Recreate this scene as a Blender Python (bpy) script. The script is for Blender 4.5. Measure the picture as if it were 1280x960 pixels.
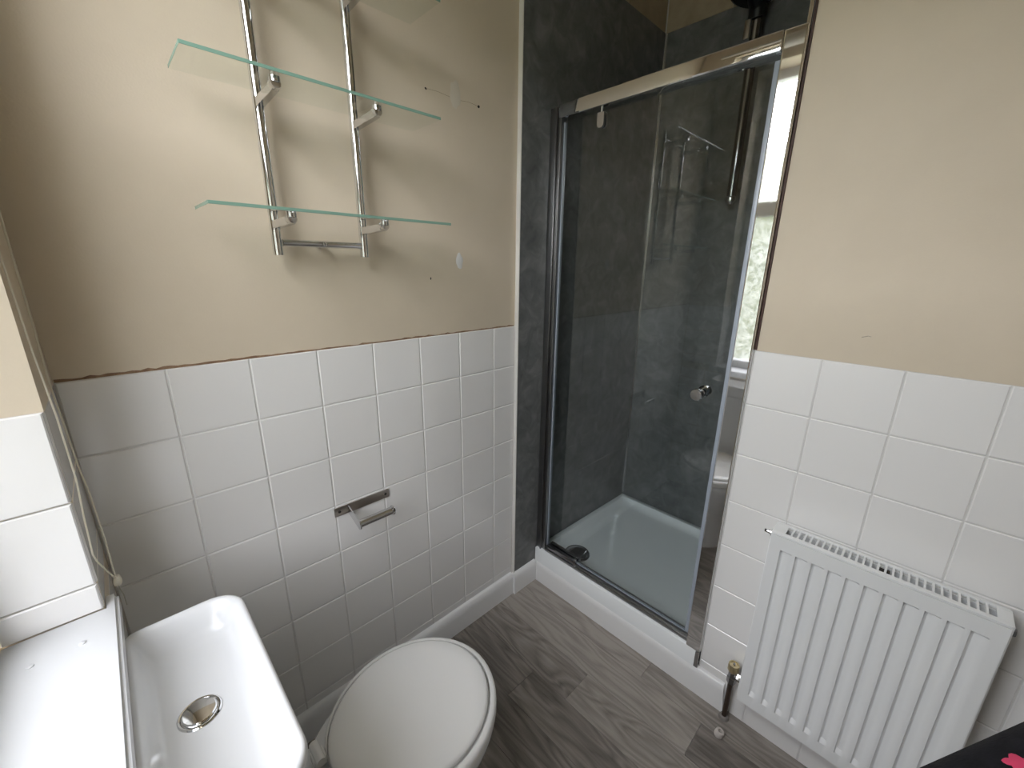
import bpy, bmesh, math, random
from mathutils import Vector, Matrix, Quaternion

for o in list(bpy.data.objects):
    bpy.data.objects.remove(o)
S = bpy.context.scene
C = S.collection
random.seed(7)
PI = math.pi

# ------------------------------------------------------------------ camera
cd = bpy.data.cameras.new('camera')
cam = bpy.data.objects.new('camera', cd); C.objects.link(cam)
right = Vector((0.716591, -0.697379, 0.012629))
down = Vector((-0.182869, -0.205319, -0.961459))
fwd = Vector((0.673094, 0.686664, -0.274659))
M = Matrix.Identity(4)
for i in range(3):
    M[i][0] = right[i]; M[i][1] = -down[i]; M[i][2] = -fwd[i]
M.translation = Vector((0.083285, -1.101542, 1.415902))
cam.matrix_world = M
cd.sensor_width = 36.0
cd.lens = 518.112 / 1280 * 36.0
cd.clip_start = 0.01
S.camera = cam

# ------------------------------------------------------------------ sky, daylight, exposure
W = bpy.data.worlds.new('overcast_sky'); S.world = W; W.use_nodes = True
nt = W.node_tree
nt.nodes['Background'].inputs[0].default_value = (0.96, 0.965, 1.02, 1)
nt.nodes['Background'].inputs[1].default_value = 10.0
# portal: marks the window opening for the sky light, gives off no light itself
pl = bpy.data.lights.new('window_portal', 'AREA'); pl.shape = 'RECTANGLE'
WIN_Y0, WIN_Y1, WIN_Z0, WIN_Z1 = -0.207, -1.06, 0.845, 2.38
pl.size = 0.85; pl.size_y = 1.53
pl.cycles.is_portal = True
po = bpy.data.objects.new('window_portal', pl); C.objects.link(po)
po.location = (-0.20, (WIN_Y0 + WIN_Y1) / 2, (WIN_Z0 + WIN_Z1) / 2)
po.rotation_euler = (PI / 2, 0, -PI / 2)
vs = S.view_settings
S.display_settings.display_device = 'sRGB'
vs.view_transform = 'Standard'; vs.look = 'None'; vs.gamma = 1.0; vs.use_curve_mapping = False
vs.exposure = 1.04
S.cycles.use_denoising = True
S.cycles.max_bounces = 14; S.cycles.diffuse_bounces = 6; S.cycles.glossy_bounces = 6
S.cycles.transparent_max_bounces = 24; S.cycles.transmission_bounces = 8
S.cycles.sample_clamp_indirect = 6.0

# ------------------------------------------------------------------ materials
def mat(name, col, rough=0.5, metal=0.0, spec=0.5, coat=0.0):
    m = bpy.data.materials.new(name); m.use_nodes = True
    b = m.node_tree.nodes['Principled BSDF']
    b.inputs['Base Color'].default_value = (*col, 1)
    b.inputs['Roughness'].default_value = rough
    b.inputs['Metallic'].default_value = metal
    b.inputs['Specular IOR Level'].default_value = spec
    b.inputs['Coat Weight'].default_value = coat
    b.inputs['Coat Roughness'].default_value = 0.05
    return m
def N(m, t, **kw):
    n = m.node_tree.nodes.new(t)
    for k, v in kw.items():
        if k in ('operation', 'blend_type', 'data_type', 'wave_type', 'bands_direction', 'feature', 'noise_dimensions'):
            setattr(n, k, v)
        else:
            n.inputs[k].default_value = v
    return n
def L(m, a, ai, b, bi):
    m.node_tree.links.new(a.outputs[ai], b.inputs[bi])
def mottled(name, cols, scale=6, rough=0.5, detail=6, bump=0.0, bscale=80, spec=0.5, stretch=None, dist=0.0, lo=0.35, hi=0.65):
    m = mat(name, cols[0], rough, spec=spec)
    b = m.node_tree.nodes['Principled BSDF']
    tc = N(m, 'ShaderNodeTexCoord')
    src, so = tc, 'Object'
    if stretch:
        mp = N(m, 'ShaderNodeMapping'); mp.inputs['Scale'].default_value = stretch
        L(m, tc, 'Object', mp, 'Vector'); src, so = mp, 'Vector'
    n = N(m, 'ShaderNodeTexNoise', Scale=scale, Detail=detail, Roughness=0.62, Distortion=dist)
    L(m, src, so, n, 'Vector')
    r = N(m, 'ShaderNodeValToRGB')
    e = r.color_ramp.elements
    e[0].position = lo; e[1].position = hi
    e[0].color = (*cols[0], 1); e[1].color = (*cols[-1], 1)
    for k, c in enumerate(cols[1:-1]):
        x = e.new(lo + (hi - lo) * (k + 1) / (len(cols) - 1)); x.color = (*c, 1)
    L(m, n, 'Fac', r, 'Fac'); L(m, r, 'Color', b, 'Base Color')
    if bump:
        n2 = N(m, 'ShaderNodeTexNoise', Scale=bscale, Detail=3)
        L(m, tc, 'Object', n2, 'Vector')
        bp = N(m, 'ShaderNodeBump', Strength=bump, Distance=0.002)
        L(m, n2, 'Fac', bp, 'Height'); L(m, bp, 'Normal', b, 'Normal')
    return m

PAINT = mottled('cream_paint', [(0.635, 0.55, 0.425), (0.685, 0.595, 0.465)], scale=3.0, rough=0.55, bump=0.12, bscale=260, spec=0.35, lo=0.3, hi=0.7)
TILE = mat('white_glazed_tile', (0.84, 0.83, 0.815), 0.09, spec=0.5)
TILE_B = mat('white_satin_tile', (0.86, 0.85, 0.835), 0.22, spec=0.5)
GROUT = mat('grout', (0.70, 0.69, 0.67), 0.8)
BEIGE_TILE = mottled('beige_tile', [(0.36, 0.29, 0.20), (0.46, 0.38, 0.27)], scale=9, rough=0.3)
SLATE = mottled('slate_effect_panel', [(0.095, 0.100, 0.100), (0.155, 0.160, 0.159), (0.235, 0.237, 0.232)], scale=15, detail=10, rough=0.30, dist=0.8, bump=0.05, bscale=60, spec=0.4, lo=0.28, hi=0.74)
GLOSS_WHITE = mat('white_gloss_paint', (0.86, 0.86, 0.855), 0.28)
UPVC = mat('white_upvc', (0.69, 0.70, 0.71), 0.30)
CERAMIC = mat('white_ceramic', (0.745, 0.755, 0.765), 0.12)
PLASTIC = mat('white_toilet_plastic', (0.84, 0.84, 0.83), 0.22)
ACRYLIC = mat('white_tray_acrylic', (0.86, 0.88, 0.88), 0.07)
RADW = mat('white_radiator_enamel', (0.85, 0.86, 0.86), 0.30)
CHROME = mat('chrome', (0.78, 0.78, 0.78), 0.07, metal=1.0)
CHROME2 = mat('brushed_chrome', (0.68, 0.68, 0.69), 0.16, metal=1.0)
MIRROR = mat('polished_chrome_profile', (0.82, 0.82, 0.82), 0.035, metal=1.0)
DARKMETAL = mat('dark_chrome', (0.30, 0.30, 0.31), 0.15, metal=1.0)
NICKEL = mat('stained_nickel', (0.42, 0.38, 0.34), 0.28, metal=1.0)
BLACK = mat('black_plastic', (0.012, 0.012, 0.013), 0.35)
BRASS = mat('brass', (0.70, 0.60, 0.38), 0.38, metal=1.0)
DULL = mat('dull_grey_aluminium', (0.36, 0.36, 0.36), 0.28, metal=1.0)
CORD = mat('cream_cord', (0.72, 0.68, 0.56), 0.8)
BROWN = mottled('old_brown_paint_edge', [(0.17, 0.09, 0.05), (0.34, 0.22, 0.13)], scale=40, rough=0.7)
DBROWN = mat('dark_brown_sealant', (0.055, 0.022, 0.014), 0.6)
SEAL = mat('grey_blue_seal', (0.36, 0.40, 0.46), 0.3)
FILLER = mat('white_filler', (0.74, 0.73, 0.71), 0.7)
DARKHOLE = mat('dark_hole', (0.03, 0.025, 0.02), 0.9)
SLOT_SHADE = mat('slot_shade_grey', (0.11, 0.105, 0.10), 0.7)  # fins and slot sheet: shade between the grille bars put into the colour
LAWN = mottled('grass_ground', [(0.045, 0.055, 0.025), (0.075, 0.085, 0.045)], scale=2.5, rough=0.9)
CEIL = mat('white_ceiling', (0.70, 0.66, 0.58), 0.8)

def glass_mat(name, tint, gloss_rough=0.0, ior=1.5):
    m = bpy.data.materials.new(name); m.use_nodes = True
    n = m.node_tree; n.nodes.clear()
    out = N(m, 'ShaderNodeOutputMaterial')
    tr = N(m, 'ShaderNodeBsdfTransparent'); tr.inputs[0].default_value = (*tint, 1)
    gl = N(m, 'ShaderNodeBsdfGlossy', Roughness=gloss_rough); gl.inputs[0].default_value = (1, 1, 1, 1)
    # reflect once, on the face turned to the viewer's side of the slab
    fr = N(m, 'ShaderNodeFresnel', IOR=ior)
    ge = N(m, 'ShaderNodeNewGeometry')
    inv = N(m, 'ShaderNodeMath', operation='SUBTRACT'); inv.inputs[0].default_value = 1.0
    L(m, ge, 'Backfacing', inv, 1)
    dbl = N(m, 'ShaderNodeMath', operation='MULTIPLY'); dbl.inputs[1].default_value = 1.85; dbl.use_clamp = True
    L(m, fr, 0, dbl, 0)   # both faces of the sheet reflect
    mul = N(m, 'ShaderNodeMath', operation='MULTIPLY'); L(m, dbl, 0, mul, 0); L(m, inv, 0, mul, 1)
    mx = N(m, 'ShaderNodeMixShader')
    L(m, mul, 0, mx, 0); L(m, tr, 0, mx, 1); L(m, gl, 0, mx, 2); L(m, mx, 0, out, 0)
    return m
GLASS = glass_mat('shower_glass', (0.935, 0.96, 0.96))
SHELF_GLASS = glass_mat('shelf_glass', (0.945, 0.965, 0.95))
GLASS_EDGE = mat('green_glass_edge', (0.20, 0.34, 0.27), 0.15)
def frosted(name, tr_c, tl_c):
    m = bpy.data.materials.new(name); m.use_nodes = True
    m.node_tree.nodes.clear()
    out = N(m, 'ShaderNodeOutputMaterial')
    tr = N(m, 'ShaderNodeBsdfTransparent'); tr.inputs[0].default_value = (*tr_c, 1)
    tl = N(m, 'ShaderNodeBsdfTranslucent'); tl.inputs[0].default_value = (*tl_c, 1)
    gl = N(m, 'ShaderNodeBsdfGlossy', Roughness=0.15); gl.inputs[0].default_value = (0.9, 0.9, 0.9, 1)
    tc = N(m, 'ShaderNodeTexCoord')
    ns = N(m, 'ShaderNodeTexNoise', Scale=38.0, Detail=4.0, Distortion=1.5)
    L(m, tc, 'Object', ns, 'Vector')
    mr = N(m, 'ShaderNodeMapRange'); mr.inputs[1].default_value = 0.4; mr.inputs[2].default_value = 0.6
    mr.inputs[3].default_value = 0.02; mr.inputs[4].default_value = 0.22
    L(m, ns, 'Fac', mr, 0)
    m1 = N(m, 'ShaderNodeMixShader'); m2 = N(m, 'ShaderNodeMixShader'); m2.inputs[0].default_value = 0.05
    L(m, mr, 0, m1, 0); L(m, tr, 0, m1, 1); L(m, tl, 0, m1, 2)
    L(m, m1, 0, m2, 1); L(m, gl, 0, m2, 2); L(m, m2, 0, out, 0)
    return m
FROST = frosted('obscured_glass', (0.61, 0.615, 0.62), (0.66, 0.67, 0.665))
CLEAR = frosted('fanlight_glass', (0.96, 0.97, 0.97), (0.95, 0.96, 0.96))

def plank_mat(name, dark, light):
    m = mat(name, dark, 0.42, spec=0.35)
    b = m.node_tree.nodes['Principled BSDF']
    tc = N(m, 'ShaderNodeTexCoord'); oi = N(m, 'ShaderNodeObjectInfo')
    sc = N(m, 'ShaderNodeVectorMath', operation='SCALE'); sc.inputs[0].default_value = (3.1, 7.7, 1.3)
    L(m, oi, 'Random', sc, 'Scale')
    ad = N(m, 'ShaderNodeVectorMath', operation='ADD')
    L(m, tc, 'Object', ad, 0); L(m, sc, 0, ad, 1)
    mp = N(m, 'ShaderNodeMapping'); mp.inputs['Scale'].default_value = (1.0, 0.17, 1.0)
    L(m, ad, 0, mp, 'Vector')
    n1 = N(m, 'ShaderNodeTexNoise', Scale=10.0, Detail=2.5, Roughness=0.5, Distortion=0.35)
    L(m, mp, 'Vector', n1, 'Vector')
    mu = N(m, 'ShaderNodeMath', operation='MULTIPLY'); mu.inputs[1].default_value = 22.0
    L(m, n1, 'Fac', mu, 0)
    fr = N(m, 'ShaderNodeMath', operation='PINGPONG'); fr.inputs[1].default_value = 1.0
    L(m, mu, 0, fr, 0)
    mp2 = N(m, 'ShaderNodeMapping'); mp2.inputs['Scale'].default_value = (130.0, 5.0, 1.0)
    L(m, ad, 0, mp2, 'Vector')
    n2 = N(m, 'ShaderNodeTexNoise', Scale=1.0, Detail=5.0, Roughness=0.7)
    L(m, mp2, 'Vector', n2, 'Vector')
    n3 = N(m, 'ShaderNodeTexNoise', Scale=5.0, Detail=3.0)
    L(m, mp, 'Vector', n3, 'Vector')
    a1 = N(m, 'ShaderNodeMath', operation='MULTIPLY'); a1.inputs[1].default_value = 0.22
    L(m, fr, 0, a1, 0)
    a2 = N(m, 'ShaderNodeMath', operation='MULTIPLY_ADD'); a2.inputs[1].default_value = 0.50
    L(m, n2, 'Fac', a2, 0); L(m, a1, 0, a2, 2)
    a3 = N(m, 'ShaderNodeMath', operation='MULTIPLY_ADD'); a3.inputs[1].default_value = 0.60
    L(m, n3, 'Fac', a3, 0); L(m, a2, 0, a3, 2)
    a4 = N(m, 'ShaderNodeMath', operation='MULTIPLY_ADD'); a4.inputs[1].default_value = 0.32
    L(m, oi, 'Random', a4, 0); L(m, a3, 0, a4, 2)
    r = N(m, 'ShaderNodeValToRGB'); e = r.color_ramp.elements
    e[0].position = 0.42; e[1].position = 1.10
    e[0].color = (*dark, 1); e[1].color = (*light, 1)
    L(m, a4, 0, r, 'Fac'); L(m, r, 'Color', b, 'Base Color')
    bp = N(m, 'ShaderNodeBump', Strength=0.12, Distance=0.001)
    L(m, n2, 'Fac', bp, 'Height'); L(m, bp, 'Normal', b, 'Normal')
    return m
PLANK = plank_mat('grey_oak_vinyl', (0.092, 0.079, 0.068), (0.385, 0.348, 0.312))

# ------------------------------------------------------------------ helpers
def meshob(name, bm, m, parent=None, smooth=None, loc=None):
    me = bpy.data.meshes.new(name)
    bmesh.ops.recalc_face_normals(bm, faces=bm.faces)
    bm.to_mesh(me); bm.free()
    for x in (m if isinstance(m, (list, tuple)) else [m]):
        me.materials.append(x)
    if smooth is not None:
        for p in me.polygons: p.use_smooth = True
        me.set_sharp_from_angle(angle=math.radians(smooth))
    o = bpy.data.objects.new(name, me); C.objects.link(o)
    if parent is not None: o.parent = parent
    if loc is not None: o.location = loc
    return o
def bx(bm, x0, x1, y0, y1, z0, z1, bev=0.0, seg=2, mi=0):
    b2 = bmesh.new()
    r = bmesh.ops.create_cube(b2, size=1.0)
    for v in b2.verts:
        v.co = Vector(((x0 + x1) / 2 + v.co.x * (x1 - x0), (y0 + y1) / 2 + v.co.y * (y1 - y0), (z0 + z1) / 2 + v.co.z * (z1 - z0)))
    if bev:
        bmesh.ops.bevel(b2, geom=list(b2.edges), offset=bev, segments=seg, affect='EDGES', profile=0.6)
    for f in b2.faces: f.material_index = mi
    me = bpy.data.meshes.new('t'); b2.to_mesh(me); b2.free()
    bm.from_mesh(me); bpy.data.meshes.remove(me)
    return bm
def box(*a, **k): return bx(bmesh.new(), *a, **k)
def frame_of(d):
    d = Vector(d).normalized()
    u = d.orthogonal().normalized(); v = d.cross(u)
    return u, v
def tube(bm, pts, rad, n=16, cap=True, mi=0):
    pts = [Vector(p) for p in pts]
    rads = rad if isinstance(rad, (list, tuple)) else [rad] * len(pts)
    rings = []; u = None
    for i, p in enumerate(pts):
        a = pts[max(i - 1, 0)]; b = pts[min(i + 1, len(pts) - 1)]
        d = (b - a).normalized()
        if u is None: u = d.orthogonal().normalized()
        u = (u - d * u.dot(d)).normalized(); v = d.cross(u)
        rings.append([bm.verts.new(p + (u * math.cos(2 * PI * k / n) + v * math.sin(2 * PI * k / n)) * rads[i]) for k in range(n)])
    for a, b in zip(rings, rings[1:]):
        for k in range(n):
            bm.faces.new((a[k], a[(k + 1) % n], b[(k + 1) % n], b[k])).material_index = mi
    if cap:
        bm.faces.new(rings[0][::-1]).material_index = mi
        bm.faces.new(rings[-1]).material_index = mi
    return bm
def lathe(bm, prof, org=(0, 0, 0), axis=(0, 0, 1), n=28, mi=0):
    ax = Vector(axis).normalized(); u, v = frame_of(ax); org = Vector(org)
    rings = []
    for r, h in prof:
        if r < 1e-6: rings.append([bm.verts.new(org + ax * h)])
        else: rings.append([bm.verts.new(org + ax * h + (u * math.cos(2 * PI * k / n) + v * math.sin(2 * PI * k / n)) * r) for k in range(n)])
    for a, b in zip(rings, rings[1:]):
        for k in range(n):
            k2 = (k + 1) % n
            if len(a) == 1 and len(b) == 1: continue
            if len(a) == 1: f = bm.faces.new((a[0], b[k2], b[k]))
            elif len(b) == 1: f = bm.faces.new((a[k], a[k2], b[0]))
            else: f = bm.faces.new((a[k], a[k2], b[k2], b[k]))
            f.material_index = mi
    return bm
def loft(bm, rings, close_first=True, close_last=True):
    vs_ = [[bm.verts.new(p) for p in r] for r in rings]
    n = len(vs_[0])
    for a, b in zip(vs_, vs_[1:]):
        for k in range(n):
            bm.faces.new((a[k], a[(k + 1) % n], b[(k + 1) % n], b[k]))
    if close_first: bm.faces.new(vs_[0][::-1])
    if close_last: bm.faces.new(vs_[-1])
    return bm
def rrect(x0, x1, y0, y1, z, r, n=8, zf=None):
    """rounded rectangle ring; r is one radius or four (x1y1, x0y1, x0y0, x1y0)"""
    rs = r if isinstance(r, (list, tuple)) else [r] * 4
    out = []
    for (cx, cy, a0), rr in zip(((x1, y1, 0), (x0, y1, PI / 2), (x0, y0, PI), (x1, y0, 1.5 * PI)), rs):
        sx = -1 if cx == x1 else 1; sy = -1 if cy == y1 else 1
        ox, oy = cx + sx * rr, cy + sy * rr
        for k in range(n + 1):
            a = a0 + PI / 2 * k / n
            x = ox + rr * math.cos(a); y = oy + rr * math.sin(a)
            out.append(Vector((x, y, zf(x, y) if zf else z)))
    return out
def prism(bm, outline, d, mi=0):
    """outline: list of Vectors; d: extrusion vector"""
    d = Vector(d)
    a = [bm.verts.new(p) for p in outline]; b = [bm.verts.new(Vector(p) + d) for p in outline]
    n = len(a)
    bm.faces.new(a[::-1]).material_index = mi; bm.faces.new(b).material_index = mi
    for k in range(n):
        bm.faces.new((a[k], a[(k + 1) % n], b[(k + 1) % n], b[k])).material_index = mi
    return bm
def empty(name, loc, label=None, cat=None, group=None):
    o = bpy.data.objects.new(name, None); C.objects.link(o); o.location = loc
    o.empty_display_size = 0.05
    if label: tag(o, label, cat, group)
    return o
def tag(o, label, cat, group=None):
    o['label'] = label; o['category'] = cat
    if group: o['group'] = group
    return o
def struct(o):
    o['kind'] = 'structure'; return o
def world(o, root):
    """keep a part built in world coordinates where it is under a root that sits elsewhere"""
    o.parent = root; o.matrix_parent_inverse = Matrix.Translation(root.location).inverted()
    return o
def part(name, bm, m, root, smooth=28, label=None):
    o = meshob(name, bm, m, None, smooth)
    if root is not None:
        o.parent = root
        p = root; off = Vector((0, 0, 0))
        while p is not None:
            off += p.location; p = p.parent
        o.data.transform(Matrix.Translation(-off))
    if label: o['label'] = label
    return o

# ------------------------------------------------------------------ setting
T = 0.1525
XB = 1.324          # plane of the radiator wall and shower front
YP = -0.012         # face of the wet-wall panel on the long wall
XBACK = 2.07        # face of the panel at the back of the shower
YR = -0.768         # inner face at the right end of the shower
YF = -1.95          # wall behind the camera
H = 2.72

floor = struct(meshob('floor', box(-0.05, 2.2, YF - 0.1, 0.1, -0.06, -0.004), GROUT))
# vinyl planks run along the y axis
xs = [1.355, 1.225, 1.095, 0.965, 0.835, 0.705, 0.575, 0.445, 0.315, 0.185, 0.055, -0.0]
ends = [-0.617, -0.834, -0.480, -0.335, -0.70, -0.18, -0.55, -0.95, -0.40, -0.75, -0.3]
for k in range(len(xs) - 1):
    cuts = []
    e = ends[k]
    while e < -0.02: e += 0.92
    while e > YF:
        cuts.append(e); e -= 0.92
    cuts.append(e)
    for a, b in zip(cuts, cuts[1:]):
        a = min(a, 0.0); b = max(b, YF)
        if a - b < 0.01: continue
        x1 = min(xs[k], XB + 0.004); x0 = xs[k + 1]
        bm = bmesh.new()
        g = 0.0004
        bx(bm, -(x1 - x0) / 2 + g, (x1 - x0) / 2 - g, -(a - b) / 2 + g, (a - b) / 2 - g, -0.004, 0.0, bev=0.0004, seg=1)
        meshob('plank', bm, PLANK, floor, loc=((x0 + x1) / 2, (a + b) / 2, 0))

struct(meshob('ceiling', box(-0.2, 2.2, YF - 0.1, 0.1, H, H + 0.05), CEIL))

tile_cache = {}
def tile_mesh(w, h, m):
    key = (round(w, 4), round(h, 4), m.name)
    if key not in tile_cache:
        bm = bmesh.new(); t = 0.006; c = 0.0021
        lo = [bm.verts.new((x, y, 0)) for x, y in ((-w / 2, -h / 2), (w / 2, -h / 2), (w / 2, h / 2), (-w / 2, h / 2))]
        mi_ = [bm.verts.new((v.co.x, v.co.y, t - c)) for v in lo]
        hi = [bm.verts.new((v.co.x - math.copysign(c, v.co.x), v.co.y - math.copysign(c, v.co.y), t)) for v in lo]
        for a, b in ((lo, mi_), (mi_, hi)):
            for k in range(4): bm.faces.new((a[k], a[(k + 1) % 4], b[(k + 1) % 4], b[k]))
        bm.faces.new(hi)
        bmesh.ops.recalc_face_normals(bm, faces=bm.faces)
        me = bpy.data.meshes.new('tile'); bm.to_mesh(me); bm.free()
        me.materials.append(m); tile_cache[key] = me
    return tile_cache[key]
def tiles(parent, org, u, n, ucuts, zcuts, m, wob=0.0030, gap=0.0025, name='tile'):
    """tiles on a wall: org + u*a + z; faces look along n; face plane 6 mm out from org"""
    org, u, n = Vector(org), Vector(u), Vector(n)
    z = Vector((0, 0, 1))
    for a, b in zip(ucuts, ucuts[1:]):
        for c, d in zip(zcuts, zcuts[1:]):
            o = bpy.data.objects.new(name, tile_mesh(abs(b - a) - gap, abs(d - c) - gap, m)); C.objects.link(o)
            mw = Matrix.Identity(4)
            uu = u if u.cross(z).dot(n) > 0 else -u
            for i in range(3):
                mw[i][0] = uu[i]; mw[i][1] = z[i]; mw[i][2] = n[i]
            r1, r2 = random.uniform(-wob, wob), random.uniform(-wob, wob)
            mw = Matrix.Translation(org + u * (a + b) / 2 + z * (c + d) / 2) @ mw @ Matrix.Rotation(r1, 4, 'X') @ Matrix.Rotation(r2, 4, 'Y')
            o.parent = parent; o.matrix_local = mw

# long wall (shelves, roll holder): tile face is y = 0, paint face y = 0.003
wall_back = struct(meshob('wall_back', bx(box(-0.2, 2.2, 0.003, 0.12, 1.2, H), -0.2, 2.2, 0.0048, 0.12, -0.06, 1.2), PAINT))
meshob('grout_bed', box(-0.0075, 1.176, 0.0026, 0.0046, 0, 1.1995), GROUT, wall_back)
zc = [1.2 - T * k for k in range(8)] + [0.0]
tiles(wall_back, (0, 0.006, 0), (1, 0, 0), (0, -1, 0), [-0.0072] + [T * k for k in range(1, 8)] + [1.1755], zc, TILE)
# ragged brown paint line above the tiles
bm = bmesh.new()
prev = None; x = -0.006
while x < 1.176:
    h0 = 0.0012 + 0.0016 * random.random() + (0.0015 if random.random() < 0.2 else 0)
    if 0.2 < x < 0.95 and random.random() < 0.12: h0 = 0.0002
    h0 *= 1.0 if x > 0.35 else 1.35
    a = bm.verts.new((x, 0.0022, 1.199)); b = bm.verts.new((x, 0.0022, 1.2005 + h0)); c = bm.verts.new((x, 0.0031, 1.2008 + h0))
    if prev:
        bm.faces.new((prev[0], a, b, prev[1])); bm.faces.new((prev[1], b, c, prev[2]))
    prev = (a, b, c); x += 0.012
meshob('paint_edge', bm, BROWN, wall_back)
# filler patches and nail holes in the paint
def blob(cx, cz, rx, rz, m, name, seed, th=0.0011):
    rnd = random.Random(seed); bm = bmesh.new()
    ring, ring2 = [], []
    for k in range(18):
        a = 2 * PI * k / 18; q = 1 + rnd.uniform(-0.13, 0.13)
        ring.append(bm.verts.new((cx + rx * q * math.cos(a), 0.0029, cz + rz * q * math.sin(a))))
        ring2.append(bm.verts.new((cx + rx * .7 * q * math.cos(a), 0.003 - th, cz + rz * .8 * q * math.sin(a))))
    for k in range(18): bm.faces.new((ring[k], ring[(k + 1) % 18], ring2[(k + 1) % 18], ring2[k]))
    bm.faces.new(ring2)
    return meshob(name, bm, m, wall_back, 60)
FILLER_D = mat('painted_over_filler', (0.66, 0.60, 0.50), 0.75)
blob(0.924, 1.428, 0.013, 0.024, FILLER, 'filler_patch', 2)
blob(0.922, 1.888, 0.019, 0.036, FILLER_D, 'filler_patch', 3)
blob(0.822, 1.877, 0.0035, 0.003, DARKHOLE, 'nail_hole', 4, 0.0004)
blob(1.009, 1.877, 0.0045, 0.004, DARKHOLE, 'nail_hole', 5, 0.0004)
blob(0.814, 1.375, 0.002, 0.004, DARKHOLE, 'nail_hole', 6, 0.0004)
# faint cracks in the paint
bm = bmesh.new()
def crack(p, w):
    for (a, b), (c, d) in zip(p, p[1:]):
        bm.faces.new([bm.verts.new(q) for q in ((a, 0.0027, b), (c, 0.0027, d), (c, 0.0027, d + w), (a, 0.0027, b + w))])
crack([(0.825, 1.877), (0.86, 1.879), (0.905, 1.876)], 0.0009)
crack([(0.94, 1.876), (0.97, 1.8795), (1.006, 1.8775)], 0.0009)
meshob('paint_crack', bm, mat('crack_brown', (0.32, 0.24, 0.15), 0.8), wall_back)

# dark wet-wall panels of the shower
def panel(x0, x1, y0, y1, z0, z1, name='wet_wall_panel', parent=wall_back):
    return meshob(name, box(x0, x1, y0, y1, z0, z1, bev=0.0006, seg=1), SLATE, parent)
panel(1.1785, 2.085, YP, 0.0028, 0.06, 2.40)
wall_alcove_back = struct(meshob('wall_alcove_back', box(XBACK + 0.012, XBACK + 0.13, YR - 0.1, 0.003, -0.06, H), GROUT))
panel(XBACK, XBACK + 0.0118, YR, YP, 0.10, 2.40, parent=wall_alcove_back)
tiles(wall_alcove_back, (XBACK + 0.012, 0, 0), (0, -1, 0), (-1, 0, 0), [0.006, 0.2815, 0.557, 0.766], [2.402, 2.70], BEIGE_TILE, gap=0.003)
tiles(wall_back, (0, 0.0028, 0), (1, 0, 0), (0, -1, 0), [1.19, 1.49, 1.78, 2.076], [2.402, 2.70], BEIGE_TILE, gap=0.003)
# aluminium corner profile between the two panels
meshob('corner_profile', bx(box(XBACK - 0.004, XBACK, YP - 0.010, YP, 0.15, 2.40, bev=0.001), XBACK - 0.010, XBACK - 0.004, YP - 0.004, YP, 0.15, 2.40, bev=0.001), CHROME2, wall_alcove_back)
trim_1 = struct(meshob('trim_1', bx(box(1.1755, 1.1785, -0.0145, 0.003, 0.09, 2.41, bev=0.0008), 1.1765, 1.1795, -0.0150, YP, 0.09, 2.41), mat('pale_edge_trim', (0.72, 0.70, 0.66), 0.25)))

# radiator wall, solid back to the shower back wall
wall_right = struct(meshob('wall_right', bx(box(XB + 0.003, XB + 0.02, YF - 0.1, -0.7705, 1.204, H), XB + 0.0048, XB + 0.02, YF - 0.1, -0.7705, -0.06, 1.204), PAINT))
meshob('grout_bed', box(XB + 0.0022, XB + 0.0046, YF, -0.7715, 0, 1.2035), GROUT, wall_right)
zb = [1.204 - T * k for k in range(8)] + [0.0]
tiles(wall_right, (XB + 0.006, -0.7705, 0), (0, -1, 0), (-1, 0, 0), [0.0005] + [T * k for k in range(1, 8)] + [-YF - 0.7705], zb, TILE_B)
meshob('tile_edge', box(XB - 0.0005, XB + 0.006, -0.7725, -0.7695, 0.0, 1.205, bev=0.001), mat('white_grout_edge', (0.80, 0.79, 0.77), 0.4), wall_right)
meshob('sealant_strip', box(XB - 0.001, XB + 0.004, -0.7755, -0.7700, 1.206, 2.42, bev=0.0008), DBROWN, wall_right)
bm = bmesh.new()
for (ya, za, yb_, zb2, w_) in ((-0.985, 1.266, -0.996, 1.270, 0.0016), (-0.996, 1.2705, -1.002, 1.2695, 0.0010)):
    bm.faces.new([bm.verts.new(q) for q in ((XB + 0.0026, ya, za), (XB + 0.0026, yb_, zb2), (XB + 0.0026, yb_, zb2 + w_), (XB + 0.0026, ya, za + w_))])
meshob('scuff_mark', bm, mat('scuff_grey', (0.33, 0.28, 0.22), 0.8), wall_right)
wall_alcove_right = struct(meshob('wall_alcove_right', box(XB + 0.021, XBACK + 0.012, YR - 0.1, YR - 0.002, -0.06, H), PAINT))
meshob('wet_wall_panel', box(XB + 0.021, XBACK, YR - 0.0019, YR + 0.008, 0.10, 2.40), SLATE, wall_alcove_right)

# wall behind the camera with a plain door
wall_front = struct(meshob('wall_front', box(-0.2, 1.42, YF - 0.1, YF, -0.06, H), PAINT))
door_1 = struct(meshob('door_1', box(0.50, 1.24, YF, YF + 0.03, 0.0, 2.02, bev=0.003), GLOSS_WHITE))
for (a, b, c, d) in ((0.58, 0.84, 0.2, 0.9), (0.90, 1.16, 0.2, 0.9), (0.58, 0.84, 1.02, 1.9), (0.90, 1.16, 1.02, 1.9)):
    meshob('panel', box(a, b, YF + 0.03, YF + 0.038, c, d, bev=0.006), GLOSS_WHITE, door_1)
meshob('handle', bx(box(0.535, 0.575, YF + 0.03, YF + 0.036, 0.98, 1.12), 0.545, 0.66, YF + 0.07, YF + 0.085, 1.05, 1.066, bev=0.004), CHROME, door_1)

XW = -0.008
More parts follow.
